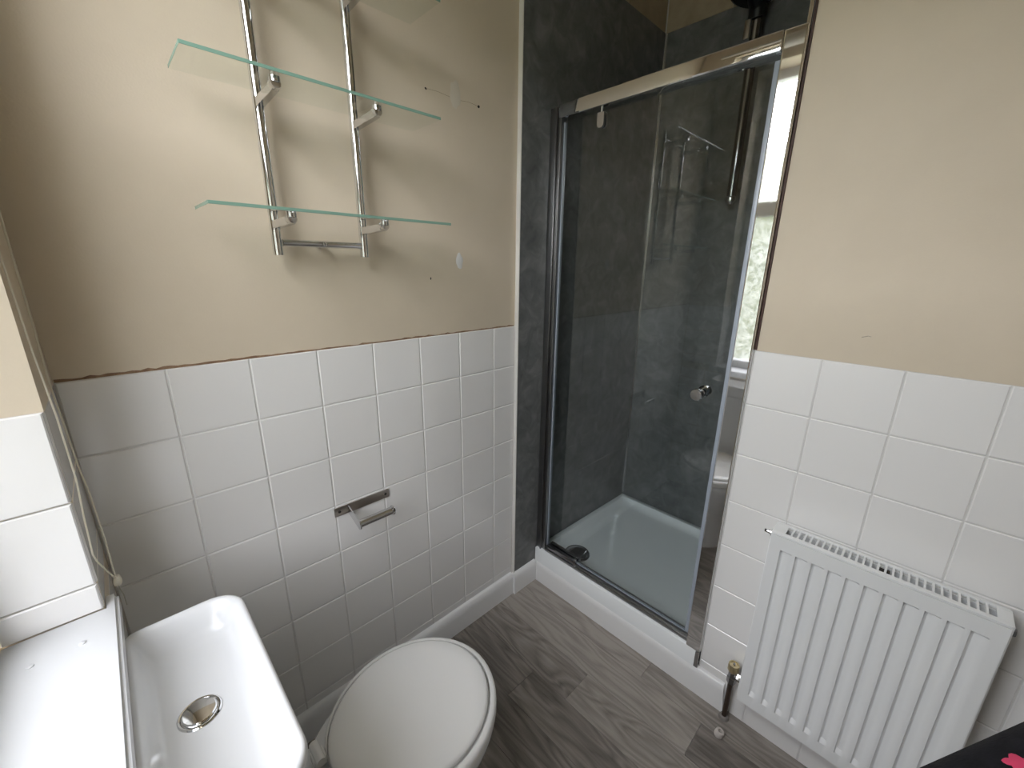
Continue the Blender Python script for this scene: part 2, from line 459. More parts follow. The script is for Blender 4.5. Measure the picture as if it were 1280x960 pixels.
# window wall: pieces around the opening
wl = bmesh.new()
bx(wl, -0.3, XW, WIN_Y0 + 0.003, 0.0028, -0.06, H)
bx(wl, -0.3, XW, YF, WIN_Y1, -0.06, H)
bx(wl, -0.3, XW, WIN_Y1, WIN_Y0 + 0.003, -0.06, 0.808)
bx(wl, -0.3, XW, WIN_Y1, WIN_Y0 + 0.003, WIN_Z1, H)
wall_left = struct(meshob('wall_left', wl, PAINT))
# tiles: on the narrow strip between window and corner, below the sill, and on the reveal
zl = [1.2 - T * k for k in range(3)] + [0.848]
tiles(wall_left, (XW + 0.0005, WIN_Y0 + 0.0025, 0), (-1, 0, 0), (0, -1, 0), [0.001, 0.117], [1.2, 1.0475, 0.895, 0.8440], TILE)
tiles(wall_left, (XW - 0.006 + 0.0005, 0, 0), (0, -1, 0), (1, 0, 0), [0.001, 0.2065], [1.2, 1.0475, 0.895, 0.8440], TILE)
tiles(wall_left, (XW - 0.006 + 0.0005, 0, 0), (0, -1, 0), (1, 0, 0), [0.001] + [T * k for k in range(1, 8)], [0.806, 0.743, 0.590, 0.437, 0.285, 0.132, 0.0], TILE)
# sill board with horns
bm = bmesh.new()
prism(bm, [Vector((-0.13, WIN_Y1, 0.812)), Vector((-0.13, WIN_Y0 - 0.0045, 0.812)), Vector((XW + 0.0015, WIN_Y0 - 0.0045, 0.812)), Vector((XW + 0.0015, -0.176, 0.812)), Vector((0.009, -0.176, 0.812)), Vector((0.009, WIN_Y1 - 0.03, 0.812)), Vector((XW + 0.0015, WIN_Y1 - 0.03, 0.812)), Vector((XW + 0.0015, WIN_Y1, 0.812))], (0, 0, 0.033))
bmesh.ops.bevel(bm, geom=[e for e in bm.edges if e.verts[0].co.x > 0 and e.verts[1].co.x > 0], offset=0.005, segments=3, affect='EDGES')
struct(meshob('trim_2', bm, UPVC, None, 35))['label'] = 'white window sill board'
# screw heads on the sill
for (sx, sy) in ((-0.035, -0.279), (-0.089, -0.282)):
    o = meshob('screw_head', lathe(bmesh.new(), [(0.0045, 0), (0.0045, 0.0012), (0.003, 0.002), (0, 0.002)], (sx, sy, 0.845), n=12), UPVC, bpy.data.objects['trim_2'], 40)
# window frame
FX0, FX1 = -0.19, -0.125
wf = bmesh.new()
bx(wf, FX0, FX1, WIN_Y0 - 0.055, WIN_Y0 - 0.004, WIN_Z0, WIN_Z1, bev=0.004)
bx(wf, FX0, FX1, WIN_Y1, WIN_Y1 + 0.05, WIN_Z0, WIN_Z1, bev=0.004)
bx(wf, FX0, FX1, WIN_Y1 + 0.05, WIN_Y0 - 0.055, WIN_Z0, WIN_Z0 + 0.045, bev=0.004)
bx(wf, FX0, FX1, WIN_Y1 + 0.05, WIN_Y0 - 0.055, WIN_Z1 - 0.045, WIN_Z1, bev=0.004)
bx(wf, FX0, FX1, WIN_Y1 + 0.05, WIN_Y0 - 0.055, 1.690, 1.765, bev=0.004)
window_1 = struct(meshob('window_1', wf, UPVC, None, 40))
for za, zb_ in ((WIN_Z0 + 0.045, 1.690), (1.765, WIN_Z1 - 0.045)):
    meshob('pane', box(-0.165, -0.160, WIN_Y1 + 0.05, WIN_Y0 - 0.055, za, zb_), FROST if za < 1.5 else CLEAR, window_1)
gd = bmesh.new()  # unseen bank added to the ground, raised to block the low sky
prism(gd, [Vector((-0.35, -14, -0.3)), Vector((-2.6, -14, -0.3)), Vector((-3.6, -14, 0.8)), Vector((-4.6, -14, 2.9)), Vector((-8, -14, 3.9)), Vector((-30, -14, 4.4)), Vector((-30, -14, -0.6)), Vector((-0.35, -14, -0.6))], (0, 28, 0))
struct(meshob('ground', gd, LAWN, None, 30))['label'] = 'ground outside with an added grassy bank blocking the low sky'

# skirting boards
def skirt_profile(h=0.105, t=0.018):
    p = [(0, 0), (t, 0), (t, h - 0.032)]
    for k in range(1, 7):
        a = PI / 2 * k / 6
        p.append((t - (t - 0.004) * (1 - math.cos(a)) , h - 0.032 + 0.032 * math.sin(a) * 0.94))
    p.append((0, h))
    return p
def skirting(name, a, b, out, h=0.105, t=0.018):
    a, b, out = Vector(a), Vector(b), Vector(out)
    bm = bmesh.new()
    prism(bm, [a + out * d + Vector((0, 0, z)) for d, z in skirt_profile(h, t)], b - a)
    return struct(meshob(name, bm, GLOSS_WHITE, None, 35))
skirting('baseboard_back', (0.02, -0.0005, 0), (1.169, -0.0005, 0), (0, -1, 0))
skirting('baseboard_alcove', (1.169, YP + 0.0035, 0), (1.3095, YP + 0.0035, 0), (0, -1, 0), 0.105, 0.0195)
bm = bmesh.new()
A = [Vector((1.3245 - d, -0.029, z)) for d, z in skirt_profile()]
Bv = [Vector((1.3245 - d, -0.868 + 0.012 * z / 0.105, z)) for d, z in skirt_profile()]
va = [bm.verts.new(p) for p in A]; vb = [bm.verts.new(p) for p in Bv]
bm.faces.new(va); bm.faces.new(vb)
for k in range(len(va)): bm.faces.new((va[k], va[(k + 1) % len(va)], vb[(k + 1) % len(va)], vb[k]))
struct(meshob('baseboard_right', bm, GLOSS_WHITE, None, 35))

# ------------------------------------------------------------------ shower tray
TX0, TX1, TY0, TY1 = 1.313, XBACK - 0.001, YR + 0.010, YP - 0.001
tray = empty('shower_tray', (1.69, -0.38, 0), 'low white acrylic shower tray behind the glass door', 'shower tray')
rimz = lambda x, y: 0.1675 - 0.026 * (x - TX0) / (TX1 - TX0)
FZ = 0.112
def ring(i, r, z=None, n=8):
    return rrect(TX0 + i + (0.045 if i > 0.005 else 0), TX1 - i, TY0 + i, TY1 - i, z, r, n, None if z is not None else rimz)
rings = [rrect(TX0, TX1, TY0, TY1, 0.0, 0.004), rrect(TX0, TX1, TY0, TY1, 0, 0.004, zf=lambda x, y: rimz(x, y) - 0.004), ring(0.004, 0.006)]
rings.append(ring(0.028, 0.03))
rings.append([p - Vector((0, 0, 0.004)) for p in ring(0.031, 0.03)])
def sink(i, r, f):
    base = ring(i, r); return [Vector((p.x, p.y, p.z + (FZ - p.z) * f)) for p in base]
rings += [sink(0.034, 0.035, 0.3), sink(0.040, 0.045, 0.55), sink(0.050, 0.05, 0.88), sink(0.070, 0.05, 1.0)]
bm = bmesh.new(); loft(bm, rings)
part('tray_body', bm, ACRYLIC, tray, 50)
wst = part('waste', lathe(bmesh.new(), [(0.060, 0.0), (0.060, 0.002), (0.056, 0.006), (0.054, 0.006), (0.053, 0.003), (0.0, 0.003)], (1.475, -0.135, FZ)), CHROME2, tray)
part('waste_cover', lathe(bmesh.new(), [(0.0, 0.013), (0.02, 0.0125), (0.042, 0.0095), (0.050, 0.0060), (0.050, 0.003), (0, 0.003)][::-1], (1.475, -0.135, FZ + 0.0002)), DARKMETAL, tray, label='dark domed waste cover')

# ------------------------------------------------------------------ shower door
GX = 1.345
door = empty('shower_door', (GX, -0.39, 0.17), 'chrome framed glass pivot shower door with round knob', 'shower door')
FB = 0.1682
bm = bmesh.new()
bx(bm, 1.322, 1.362, -0.040, YP - 0.0005, FB, 1.940, bev=0.003)
bx(bm, 1.326, 1.360, -0.060, -0.0405, FB, 1.938, bev=0.004)
bx(bm, 1.317, 1.3225, -0.043, -0.036, FB, 1.940, bev=0.001)
part('wall_profile', bm, DULL, door, label='narrow dark chrome profile on the panelled side')
bm = bmesh.new()
bx(bm, 1.310, 1.360, -0.7685, -0.722, FB, 1.940, bev=0.003)
part('jamb', bm, MIRROR, door, 12, label='wide mirror-polished chrome post on the tiled side')
meshob('post_foot_trim', box(1.3072, 1.3126, -0.7690, -0.757, 0.106, FB - 0.0005), DULL, wall_right)
part('jamb_cover_strip', box(1.314, 1.324, -0.7695, -0.7620, FB, 2.42, bev=0.002), MIRROR, door, 12)
bm = bmesh.new()
bx(bm, 1.310, 1.362, -0.7215, -0.058, 1.900, 1.943, bev=0.006, seg=4)
part('header_rail', bm, MIRROR, door, 12)
bm = bmesh.new()
bx(bm, 1.323, 1.368, -0.7215, -0.0605, FB, FB + 0.012, bev=0.003)
bx(bm, 1.330, 1.336, -0.7215, -0.0605, FB + 0.012, FB + 0.020, bev=0.002)
bx(bm, 1.354, 1.360, -0.7215, -0.0605, FB + 0.012, FB + 0.018, bev=0.002)
part('threshold', bm, DULL, door, 12)
gl = part('glass_panel', box(GX - 0.003, GX + 0.003, -0.702, -0.066, 0.192, 1.893), GLASS, door, None)
for nm, (y0, y1), m_ in (('hinge_side_seal', (-0.0655, -0.061), SEAL), ('magnetic_seal', (-0.714, -0.7025), SEAL)):
    part(nm, box(GX - 0.007, GX + 0.007, y0, y1, 0.190, 1.892, bev=0.002), m_, door)
part('bottom_seal', box(GX - 0.004, GX + 0.004, -0.702, -0.066, 0.187, 0.1915), SEAL, door)
# pivots: rounded clips at top and a block with a pin at the bottom
def clip(z0, z1, up):
    bm = bmesh.new()
    for sx in (-1, 1):
        pts = []
        for k in range(13):
            a = PI * k / 12
            pts.append(Vector((GX + sx * 0.0035, -0.214 + 0.0125 * math.cos(a), (z0 + 0.0125 - 0.0125 * math.sin(a)) if up else (z1 - 0.0125 + 0.0125 * math.sin(a)))))
        pts += [Vector((GX + sx * 0.0035, -0.2265, z1 if up else z0)), Vector((GX + sx * 0.0035, -0.2015, z1 if up else z0))]
        prism(bm, pts, (sx * 0.008, 0, 0))
    return bm
part('pivot_clip', clip(1.846, 1.890, True), CHROME2, door)
part('pivot_pin', tube(bmesh.new(), [(GX - 0.006, -0.214, 1.889), (GX - 0.006, -0.214, 1.902)], 0.004), CHROME, door)
bm = bmesh.new()
bx(bm, GX - 0.020, GX - 0.0035, -0.232, -0.072, 0.186, 0.204, bev=0.004)
bx(bm, GX + 0.0035, GX + 0.022, -0.232, -0.072, 0.186, 0.204, bev=0.004)
part('pivot_clip', bm, DARKMETAL, door)
part('pivot_pin', tube(bmesh.new(), [(GX - 0.012, -0.226, 0.174), (GX - 0.012, -0.226, 0.210)], 0.006), CHROME, door)
kp = [(0.0, 0.0), (0.013, 0.0), (0.0145, 0.002), (0.0145, 0.006), (0.012, 0.009), (0.0125, 0.012), (0.018, 0.018), (0.0185, 0.032), (0.0165, 0.036), (0.0, 0.0365)]
part('knob', lathe(bmesh.new(), kp, (GX - 0.0035, -0.640, 1.050), (-1, 0, 0)), CHROME, door)
part('knob', lathe(bmesh.new(), kp, (GX + 0.0035, -0.640, 1.050), (1, 0, 0)), CHROME, door)

# ------------------------------------------------------------------ shower riser inside the cubicle
ry, rx = -0.400, XBACK - 0.048
rail = empty('shower_riser', (XBACK, ry, 1.9), 'dark chrome shower riser with round black head above the door rail', 'shower')
part('rail', tube(bmesh.new(), [(rx, ry, 1.690), (rx, ry, 2.315)], 0.018, 20), DARKMETAL, rail)
part('end_cap', lathe(bmesh.new(), [(0.0, -0.022), (0.014, -0.020), (0.022, -0.010), (0.0235, 0.0), (0.022, 0.008), (0.018, 0.012)], (rx, ry, 1.690)), CHROME2, rail)
for z in (1.73, 2.24):
    part('wall_bracket', tube(bmesh.new(), [(rx + 0.016, ry, z), (XBACK - 0.0005, ry, z)], 0.013), CHROME2, rail)
bm = bmesh.new()
tube(bm, [(rx, ry, 2.314), (rx - 0.01, ry, 2.35), (rx - 0.05, ry, 2.372)], 0.030, 20)
part('head_arm', bm, BLACK, rail, label='black swivel arm')
part('shower_head', lathe(bmesh.new(), [(0, -0.018), (0.075, -0.016), (0.088, -0.006), (0.086, 0.008), (0.03, 0.026), (0, 0.028)], (rx - 0.075, ry - 0.01, 2.375), (0.22, 0, 1), 36), BLACK, rail, label='round black shower head')
part('hand_lever', box(rx - 0.030, rx - 0.022, ry + 0.012, ry + 0.032, 2.245, 2.305, bev=0.003), NICKEL, rail)

# ------------------------------------------------------------------ glass shelf rack on the long wall
rack = empty('glass_shelf_rack', (0.49, 0.003, 1.43), 'chrome ladder rack with clear glass shelves on the cream wall', 'shelf')
PY = -0.036
for px_ in (0.388, 0.5905):
    part('post', tube(bmesh.new(), [(px_, PY, 1.432), (px_, PY, 2.012)], 0.0105, 20), CHROME, rack)
for z in (1.459, 1.990):
    cb = part('crossbar', tube(bmesh.new(), [(0.399, PY, z), (0.580, PY, z)], 0.0082, 16), CHROME, rack)
    part('fixing_screw', lathe(bmesh.new(), [(0, 0.0145), (0.003, 0.0140), (0.0052, 0.0115), (0.0052, 0.007)], (0.4895, PY, z), (0, -1, 0), 14), CHROME2, cb)
    part('wall_peg', tube(bmesh.new(), [(0.4895, PY + 0.007, z), (0.4895, 0.0025, z)], 0.008, 14), CHROME2, cb)
for sz, x0, x1 in ((1.513, 0.2465, 0.764), (1.747, 0.2445, 0.742), (1.981, 0.2465, 0.750)):
    yf = -0.176
    bm = bmesh.new()
    # back edge is notched clear of the posts: the shelf starts in front of them
    bx(bm, x0, x1, yf, PY - 0.0125, sz, sz + 0.006, bev=0.0004, seg=1)
    bm.faces.ensure_lookup_table()
    for f in bm.faces:
        f.material_index = 1 if (f.normal.y < -0.7 or f.normal.x < -0.7) else 0
    part('glass_shelf', bm, [SHELF_GLASS, GLASS_EDGE], rack, None)
    for px_ in (0.388, 0.5905):
        bm = bmesh.new()
        # tapered flat arm from the post to the clamp
        prism(bm, [Vector((px_ - 0.007, PY - 0.008, sz - 0.030)), Vector((px_ + 0.007, PY - 0.008, sz - 0.030)), Vector((px_ + 0.007, PY - 0.008, sz - 0.008)), Vector((px_ - 0.007, PY - 0.008, sz - 0.008))], (0, -0.001, 0))
        a = [(px_ - 0.007, PY - 0.009, sz - 0.026), (px_ + 0.007, PY - 0.009, sz - 0.026), (px_ + 0.007, PY - 0.009, sz - 0.010), (px_ - 0.007, PY - 0.009, sz - 0.010)]
        b = [(px_ - 0.006, -0.150, sz - 0.022), (px_ + 0.006, -0.150, sz - 0.022), (px_ + 0.006, -0.150, sz - 0.006), (px_ - 0.006, -0.150, sz - 0.006)]
        loft(bm, [[Vector(p) for p in a], [Vector(p) for p in b]])
        br = part('bracket', bm, CHROME2, rack)
        cl = bmesh.new()
        lathe(cl, [(0, -0.0105), (0.007, -0.0105), (0.0095, -0.009), (0.0095, 0.0)], (px_, -0.152, sz - 0.0005), n=18)
        lathe(cl, [(0.009, -0.016), (0.0105, -0.012), (0.0105, -0.004), (0, -0.004)], (px_, -0.155, sz - 0.012), (0, -1, 0), n=18)
        lathe(cl, [(0.0105, -0.004), (0.0085, 0.003), (0.0, 0.004)], (px_, -0.155, sz - 0.012), (0, -1, 0), n=18)
        part('clamp', cl, CHROME2, br)

# ------------------------------------------------------------------ toilet roll holder
rh = empty('toilet_roll_holder', (0.54, 0.0, 0.70), 'tarnished chrome toilet roll holder without a roll on white tiles', 'toilet roll holder')
part('backplate', box(0.452, 0.622, -0.0045, -0.0008, 0.710, 0.737, bev=0.0008), NICKEL, rh, label='brown-stained metal back plate')
for x_ in (0.466, 0.610):
    part('screw', lathe(bmesh.new(), [(0.0042, 0), (0.0042, 0.001), (0.003, 0.0018), (0, 0.0018)], (x_, -0.0045, 0.7235), (0, -1, 0), 12), DARKHOLE, rh)
bm = bmesh.new()
ol = [Vector((0.490, -0.0045, 0.735)), Vector((0.490, -0.0045, 0.711))]
for k in range(9):
    a = -PI / 2 - PI * k / 8 * 1.0
    ol.append(Vector((0.490, -0.074 - 0.0135 * math.sin(PI * k / 8), 0.702 - 0.0135 * math.cos(PI * k / 8))))
prism(bm, ol, (0.003, 0, 0))
part('side_arm', bm, CHROME2, rh)
part('roll_bar', tube(bmesh.new(), [(0.4932, -0.072, 0.704), (0.592, -0.072, 0.704)], 0.0115, 20), CHROME2, rh)
part('bar_end', lathe(bmesh.new(), [(0.0115, 0), (0.0140, 0.001), (0.0150, 0.004), (0.0140, 0.007), (0.0, 0.0078)], (0.592, -0.072, 0.704), (1, 0, 0), 22), CHROME2, rh)

# ------------------------------------------------------------------ radiator
RX0, RX1 = 1.228, 1.292      # front face, back face
RY0, RY1 = -0.912, -1.324
RZ0, RZ1 = 0.178, 0.757
rad = empty('radiator', (1.26, -1.118, RZ0), 'white fluted panel radiator hanging on the tiled wall', 'radiator')
fl0 = 0.0245; pitch = 0.0340
us = [0.0, 0.004]
du = {0.0: 0.0, 0.004: 0.0}
for k in range(11):
    s = fl0 + pitch * k
    for off, d in ((0.0, 0.0), (0.0025, 0.8), (0.006, 1.0), (0.011, 0.86), (0.018, 0.50), (0.0255, 0.06), (0.030, 0.0)):
        us.append(s + off); du[s + off] = d
us += [RY0 - RY1 - 0.004, RY0 - RY1]; du[us[-2]] = du[us[-1]] = 0.0
vz = [(0.0, 0.0), (0.004, 0.0), (0.038, 0.0), (0.050, 1.0), (RZ1 - RZ0 - 0.047, 1.0), (RZ1 - RZ0 - 0.043, 0.0), (RZ1 - RZ0 - 0.012, 0.0), (RZ1 - RZ0 - 0.006, 0.0)]
bm = bmesh.new(); D = 0.009
grid = []
for v, fv in vz:
    grid.append([bm.verts.new((RX0 + D * du[u] * fv, RY0 - u, RZ0 + v)) for u in us])
for a, b in zip(grid, grid[1:]):
    for k in range(len(us) - 1): bm.faces.new((a[k], a[k + 1], b[k + 1], b[k]))
# rolled rim going back to the casing
edge = grid[0] + [r[-1] for r in grid[1:]] + grid[-1][-2::-1] + [r[0] for r in grid[-2:0:-1]]
back = [bm.verts.new((RX0 + 0.012, v.co.y, v.co.z)) for v in edge]
n_ = len(edge)
for k in range(n_): bm.faces.new((edge[k], edge[(k + 1) % n_], back[(k + 1) % n_], back[k]))
part('front_panel', bm, RADW, rad, 24)
part('rear_panel', box(RX1 - 0.006, RX1, RY1 + 0.006, RY0 - 0.006, RZ0 + 0.004, RZ1 - 0.012, bev=0.002), RADW, rad)
for (a, b) in ((RY0 - 0.006, RY0 + 0.0035), (RY1 - 0.0035, RY1 + 0.006)):
    part('side_panel', box(RX0 + 0.004, RX1, min(a, b), max(a, b), RZ0 + 0.004, RZ1 - 0.001, bev=0.003), RADW, rad)
gr = bmesh.new()
bx(gr, RX0 + 0.001, RX0 + 0.016, RY1, RY0, RZ1 - 0.005, RZ1, bev=0.0012)
bx(gr, RX1 - 0.010, RX1 + 0.001, RY1, RY0, RZ1 - 0.005, RZ1, bev=0.0012)
bx(gr, RX0 + 0.016, RX1 - 0.010, RY0 - 0.026, RY0, RZ1 - 0.005, RZ1, bev=0.0012)
bx(gr, RX0 + 0.016, RX1 - 0.010, RY1, RY1 + 0.020, RZ1 - 0.005, RZ1, bev=0.0012)
gril = part('top_grille', gr, RADW, rad)
nb = 28; yA, yB = RY0 - 0.026, RY1 + 0.020
for k in range(1, nb):
    y = yA + (yB - yA) * k / nb
    part('grille_bar', box(RX0 + 0.0155, RX1 - 0.0095, y - 0.0020, y + 0.0020, RZ1 - 0.0055, RZ1 - 0.0005), RADW, gril, None)
part('grille_rib', box((RX0 + RX1) / 2 - 0.003, (RX0 + RX1) / 2 + 0.006, -1.142, -1.120, RZ1 - 0.012, RZ1 - 0.004), DARKHOLE, gril, None)
bm = bmesh.new()
nf = 36
for k in range(nf):
    y = RY0 - 0.02 - (RY0 - RY1 - 0.04) * k / (nf - 1)
    bx(bm, RX0 + 0.015, RX1 - 0.008, y - 0.0006, y + 0.0006, RZ0 + 0.03, RZ1 - 0.03)
bx(bm, RX0 + 0.016, RX1 - 0.010, RY1 + 0.008, RY0 - 0.008, RZ1 - 0.028, RZ1 - 0.024)
fins = part('convector_fins', bm, SLOT_SHADE, rad, None); fins['kind'] = 'stuff'
part('bleed_valve', bx(lathe(bmesh.new(), [(0.0, 0.016), (0.0055, 0.016), (0.0055, 0.006), (0.010, 0.006), (0.010, 0.0)][::-1], (RX1 - 0.02, RY0 + 0.0035, RZ1 - 0.028), (0, 1, 0), 12), RX1 - 0.0215, RX1 - 0.0185, RY0 + 0.0195, RY0 + 0.0255, RZ1 - 0.0325, RZ1 - 0.0235), CHROME2, rad)
part('blanking_plug', lathe(bmesh.new(), [(0.0, 0.010), (0.008, 0.010), (0.011, 0.0)][::-1], (RX1 - 0.02, RY1 - 0.0035, RZ1 - 0.035), (0, -1, 0), 12), DARKMETAL, rad)
for y in (-1.0, -1.236):
    part('wall_hanger', box(RX1, XB - 0.0008, y - 0.012, y + 0.012, 0.25, 0.70), RADW, rad)

# ------------------------------------------------------------------ radiator valve and floor pipe
VX, VY = 1.296, -0.876
valve = empty('radiator_valve', (VX, VY, 0), 'bare brass radiator valve on a dark pipe beside the skirting end', 'valve')
part('pipe', tube(bmesh.new(), [(VX, VY, 0.0), (VX, VY, 0.172)], 0.0075, 16), mat('dark_old_copper', (0.085, 0.06, 0.045), 0.35, metal=0.6), valve, label='dark copper pipe rising from the floor')
part('pipe_sleeve', lathe(bmesh.new(), [(0.0078, 0.012), (0.013, 0.009), (0.016, 0.0), (0.0078, 0.0)], (VX, VY, 0), n=18), mat('grey_sleeve', (0.24, 0.22, 0.2), 0.6), valve)
bm = bmesh.new()
lathe(bm, [(0, 0.152), (0.0135, 0.152), (0.0135, 0.172), (0.011, 0.176), (0.011, 0.198), (0, 0.198)], (VX, VY, 0), n=6)
part('valve_body', bm, DARKMETAL, valve)
bm = bmesh.new()
tube(bm, [(VX, VY - 0.008, 0.186), (VX - 0.010, RY0 + 0.0040, 0.186)], 0.0085, 14)
lathe(bm, [(0.0085, 0.0), (0.0135, 0.001), (0.0135, 0.011), (0.0085, 0.012)], (VX, VY - 0.013, 0.186), (0, -1, 0), 6)
part('union_nut', bm, CHROME2, valve)
hd = bmesh.new()
lathe(hd, [(0, 0.198), (0.0150, 0.198), (0.0165, 0.201), (0.0165, 0.220), (0.0150, 0.224), (0.0115, 0.2245), (0.0110, 0.221), (0, 0.221)], (VX, VY, 0), n=10)
hob = part('valve_head', hd, BRASS, valve, label='faceted brass head with dull top')
part('spindle', lathe(bmesh.new(), [(0, 0.221), (0.0035, 0.221), (0.0035, 0.2265), (0, 0.2265)], (VX, VY, 0), n=10), DARKMETAL, hob)

bm = bmesh.new()
prof = [(0.0055, 0.0), (0.0125, 0.0), (0.0135, 0.004), (0.0125, 0.018), (0.0105, 0.021), (0.0060, 0.021), (0.0055, 0.018), (0.0055, 0.0)]
lathe(bm, prof, (0, 0, 0), n=22)
bmesh.ops.remove_doubles(bm, verts=bm.verts, dist=1e-6)
for v in bm.verts: v.co = Matrix.Rotation(math.radians(12), 3, 'X') @ v.co
zmin = min(v.co.z for v in bm.verts)
for v in bm.verts: v.co.z -= zmin
tag(meshob('pipe_collar', bm, mat('white_nylon', (0.62, 0.57, 0.53), 0.45), None, 40, (1.226, -0.884, 0.0)), 'small loose white plastic pipe collar lying on the wood floor', 'collar')

# ------------------------------------------------------------------ toilet
def oval(cx, af, ab, w, y0, z, sc=1.0, flat=None, n=56):
    out = []
    for k in range(n):
        a = 2 * PI * k / n
        c, s = math.cos(a), math.sin(a)
        x = cx + (af if c > 0 else ab) * c * sc
        y = y0 + w * s * sc
        if flat is not None and x < flat: x = flat
        out.append(Vector((x, y, z)))
    return out
TY = -0.440
wc = empty('toilet', (0.36, TY, 0), 'white toilet with closed oval lid below the basin', 'toilet')
bm = bmesh.new()
loft(bm, [oval(0.36, 0.15, 0.20, 0.105, TY, 0.0), oval(0.36, 0.15, 0.20, 0.10, TY, 0.03), oval(0.36, 0.14, 0.20, 0.092, TY, 0.12), oval(0.37, 0.17, 0.20, 0.105, TY, 0.20), oval(0.40, 0.20, 0.22, 0.145, TY, 0.30), oval(0.425, 0.198, 0.24, 0.172, TY, 0.37), oval(0.428, 0.198, 0.245, 0.177, TY, 0.395), oval(0.428, 0.190, 0.24, 0.170, TY, 0.405), oval(0.43, 0.12, 0.13, 0.11, TY, 0.404), oval(0.43, 0.10, 0.10, 0.08, TY, 0.33)])
part('bowl', bm, CERAMIC, wc, 50)
part('rear_ledge', box(0.150, 0.262, TY - 0.105, TY + 0.105, 0.30, 0.405, bev=0.012, seg=3), CERAMIC, wc)
bm = bmesh.new()
f_ = 0.247
loft(bm, [oval(0.430, 0.190, 0.188, 0.172, TY, 0.408, flat=f_), oval(0.430, 0.197, 0.193, 0.180, TY, 0.412, flat=f_ - .001), oval(0.430, 0.197, 0.193, 0.180, TY, 0.426, flat=f_ - .001), oval(0.430, 0.195, 0.192, 0.178, TY, 0.4330, flat=f_), oval(0.430, 0.190, 0.190, 0.174, TY, 0.4365, flat=f_), oval(0.430, 0.1825, 0.188, 0.1665, TY, 0.4375, flat=f_), oval(0.430, 0.1805, 0.187, 0.1645, TY, 0.4280, flat=f_), oval(0.43, 0.10, 0.10, 0.09, TY, 0.427, flat=f_), oval(0.43, 0.10, 0.10, 0.09, TY, 0.409, flat=f_)])
part('seat', bm, PLASTIC, wc, 50)
bm = bmesh.new()
lid = lambda s, z: oval(0.430, 0.1772, 0.186, 0.1612, TY, z + 0.0022, s, flat=0.244)
loft(bm, [lid(0.975, 0.4306), lid(1.0, 0.4325), lid(1.0, 0.4385), lid(0.985, 0.4425), lid(0.95, 0.4455), lid(0.8, 0.4485), lid(0.5, 0.4505), lid(0.2, 0.4512)])
part('lid', bm, PLASTIC, wc, 50)
for s_ in (-1, 1):
    part('buffer', box(0.54, 0.56, TY + s_ * 0.052 - 0.008, TY + s_ * 0.052 + 0.008, 0.428, 0.4330), PLASTIC, wc, None)
for s in (-1, 1):
    part('hinge', bx(tube(bmesh.new(), [(0.234, TY + s * 0.035, 0.431), (0.234, TY + s * 0.082, 0.431)], 0.0095, 14), 0.222, 0.248, TY + s * 0.058 - 0.014, TY + s * 0.058 + 0.014, 0.4055, 0.428, bev=0.003), PLASTIC, wc)
cis = bmesh.new()
loft(cis, [rrect(0.016, 0.150, -0.625, -0.255, z, 0.03) for z in (0.30, 0.32, 0.735)])
part('cistern', cis, CERAMIC, wc, 50)

# ------------------------------------------------------------------ basin over the cistern
BZ = 0.802
bas = empty('basin', (0.09, -0.448, 0.737), 'shallow white ceramic basin under the window sill', 'basin')
BX0, BX1, BY0, BY1 = 0.0005, 0.174, -0.668, -0.243
def br_(i, z, r):
    return rrect(BX0 + i, BX1 - i, BY0 + i, BY1 - i, z, [r, min(r, 0.02), min(r, 0.02), r], 10)
bm = bmesh.new()
loft(bm, [br_(0.020, 0.736, 0.035), br_(0.010, 0.745, 0.045), br_(0.003, 0.775, 0.05), br_(0.0, BZ - 0.008, 0.052), br_(0.0015, BZ - 0.002, 0.051), br_(0.005, BZ, 0.048), br_(0.009, BZ - 0.001, 0.045),
          br_(0.014, BZ - 0.007, 0.042), br_(0.020, BZ - 0.020, 0.04), br_(0.027, BZ - 0.036, 0.035), br_(0.037, BZ - 0.046, 0.028), br_(0.05, BZ - 0.0495, 0.02), br_(0.070, BZ - 0.0505, 0.012)])
part('bowl', bm, CERAMIC, bas, 60)
wx, wy, wz = 0.076, -0.437, BZ - 0.0505
wf_ = part('waste', lathe(bmesh.new(), [(0.0285, -0.0005), (0.0285, 0.0015), (0.0265, 0.0030), (0.0245, 0.0026), (0.0235, 0.001), (0, 0.001)], (wx, wy, wz), n=32), CHROME, bas, label='chrome waste ring')
part('plug', lathe(bmesh.new(), [(0.0215, 0.0012), (0.0222, 0.004), (0.0205, 0.0058), (0.012, 0.0072), (0, 0.0078)], (wx, wy, wz), n=32), CHROME, wf_)

# ------------------------------------------------------------------ blind cord with toggle
cx, cy = 0.0095, -0.150
bc = empty('blind_cord', (cx, cy, 0.84), 'cream blind cord loop with toggle hanging at the window edge', 'cord')
part('cord', tube(bmesh.new(), [(0.0095, -0.150, 0.860), (0.0105, -0.150, 0.94), (0.0085, -0.150, 1.04), (0.0055, -0.150, 1.075), (0.0012, -0.150, 1.23), (0.0025, -0.150, 1.32), (0.003, -0.150, 1.474), (0.003, -0.150, 2.435)], 0.0013, 6), CORD, bc)
part('cord', tube(bmesh.new(), [(0.009, -0.151, 0.860), (0.0045, -0.165, 0.882), (-0.003, -0.190, 0.925), (-0.0042, -0.200, 0.945), (-0.002, -0.195, 1.010), (0.0018, -0.190, 1.078), (0.0015, -0.190, 1.186), (-0.0025, -0.190, 1.286), (-0.0045, -0.190, 1.414), (-0.0045, -0.190, 2.435)], 0.0013, 6), CORD, bc)
part('roller', tube(bmesh.new(), [(0.020, -0.130, 2.440), (0.020, -1.0, 2.440)], 0.0265, 20), mat('cream_blind_fabric', (0.72, 0.70, 0.64), 0.8), bc, label='rolled up cream blind above the window')
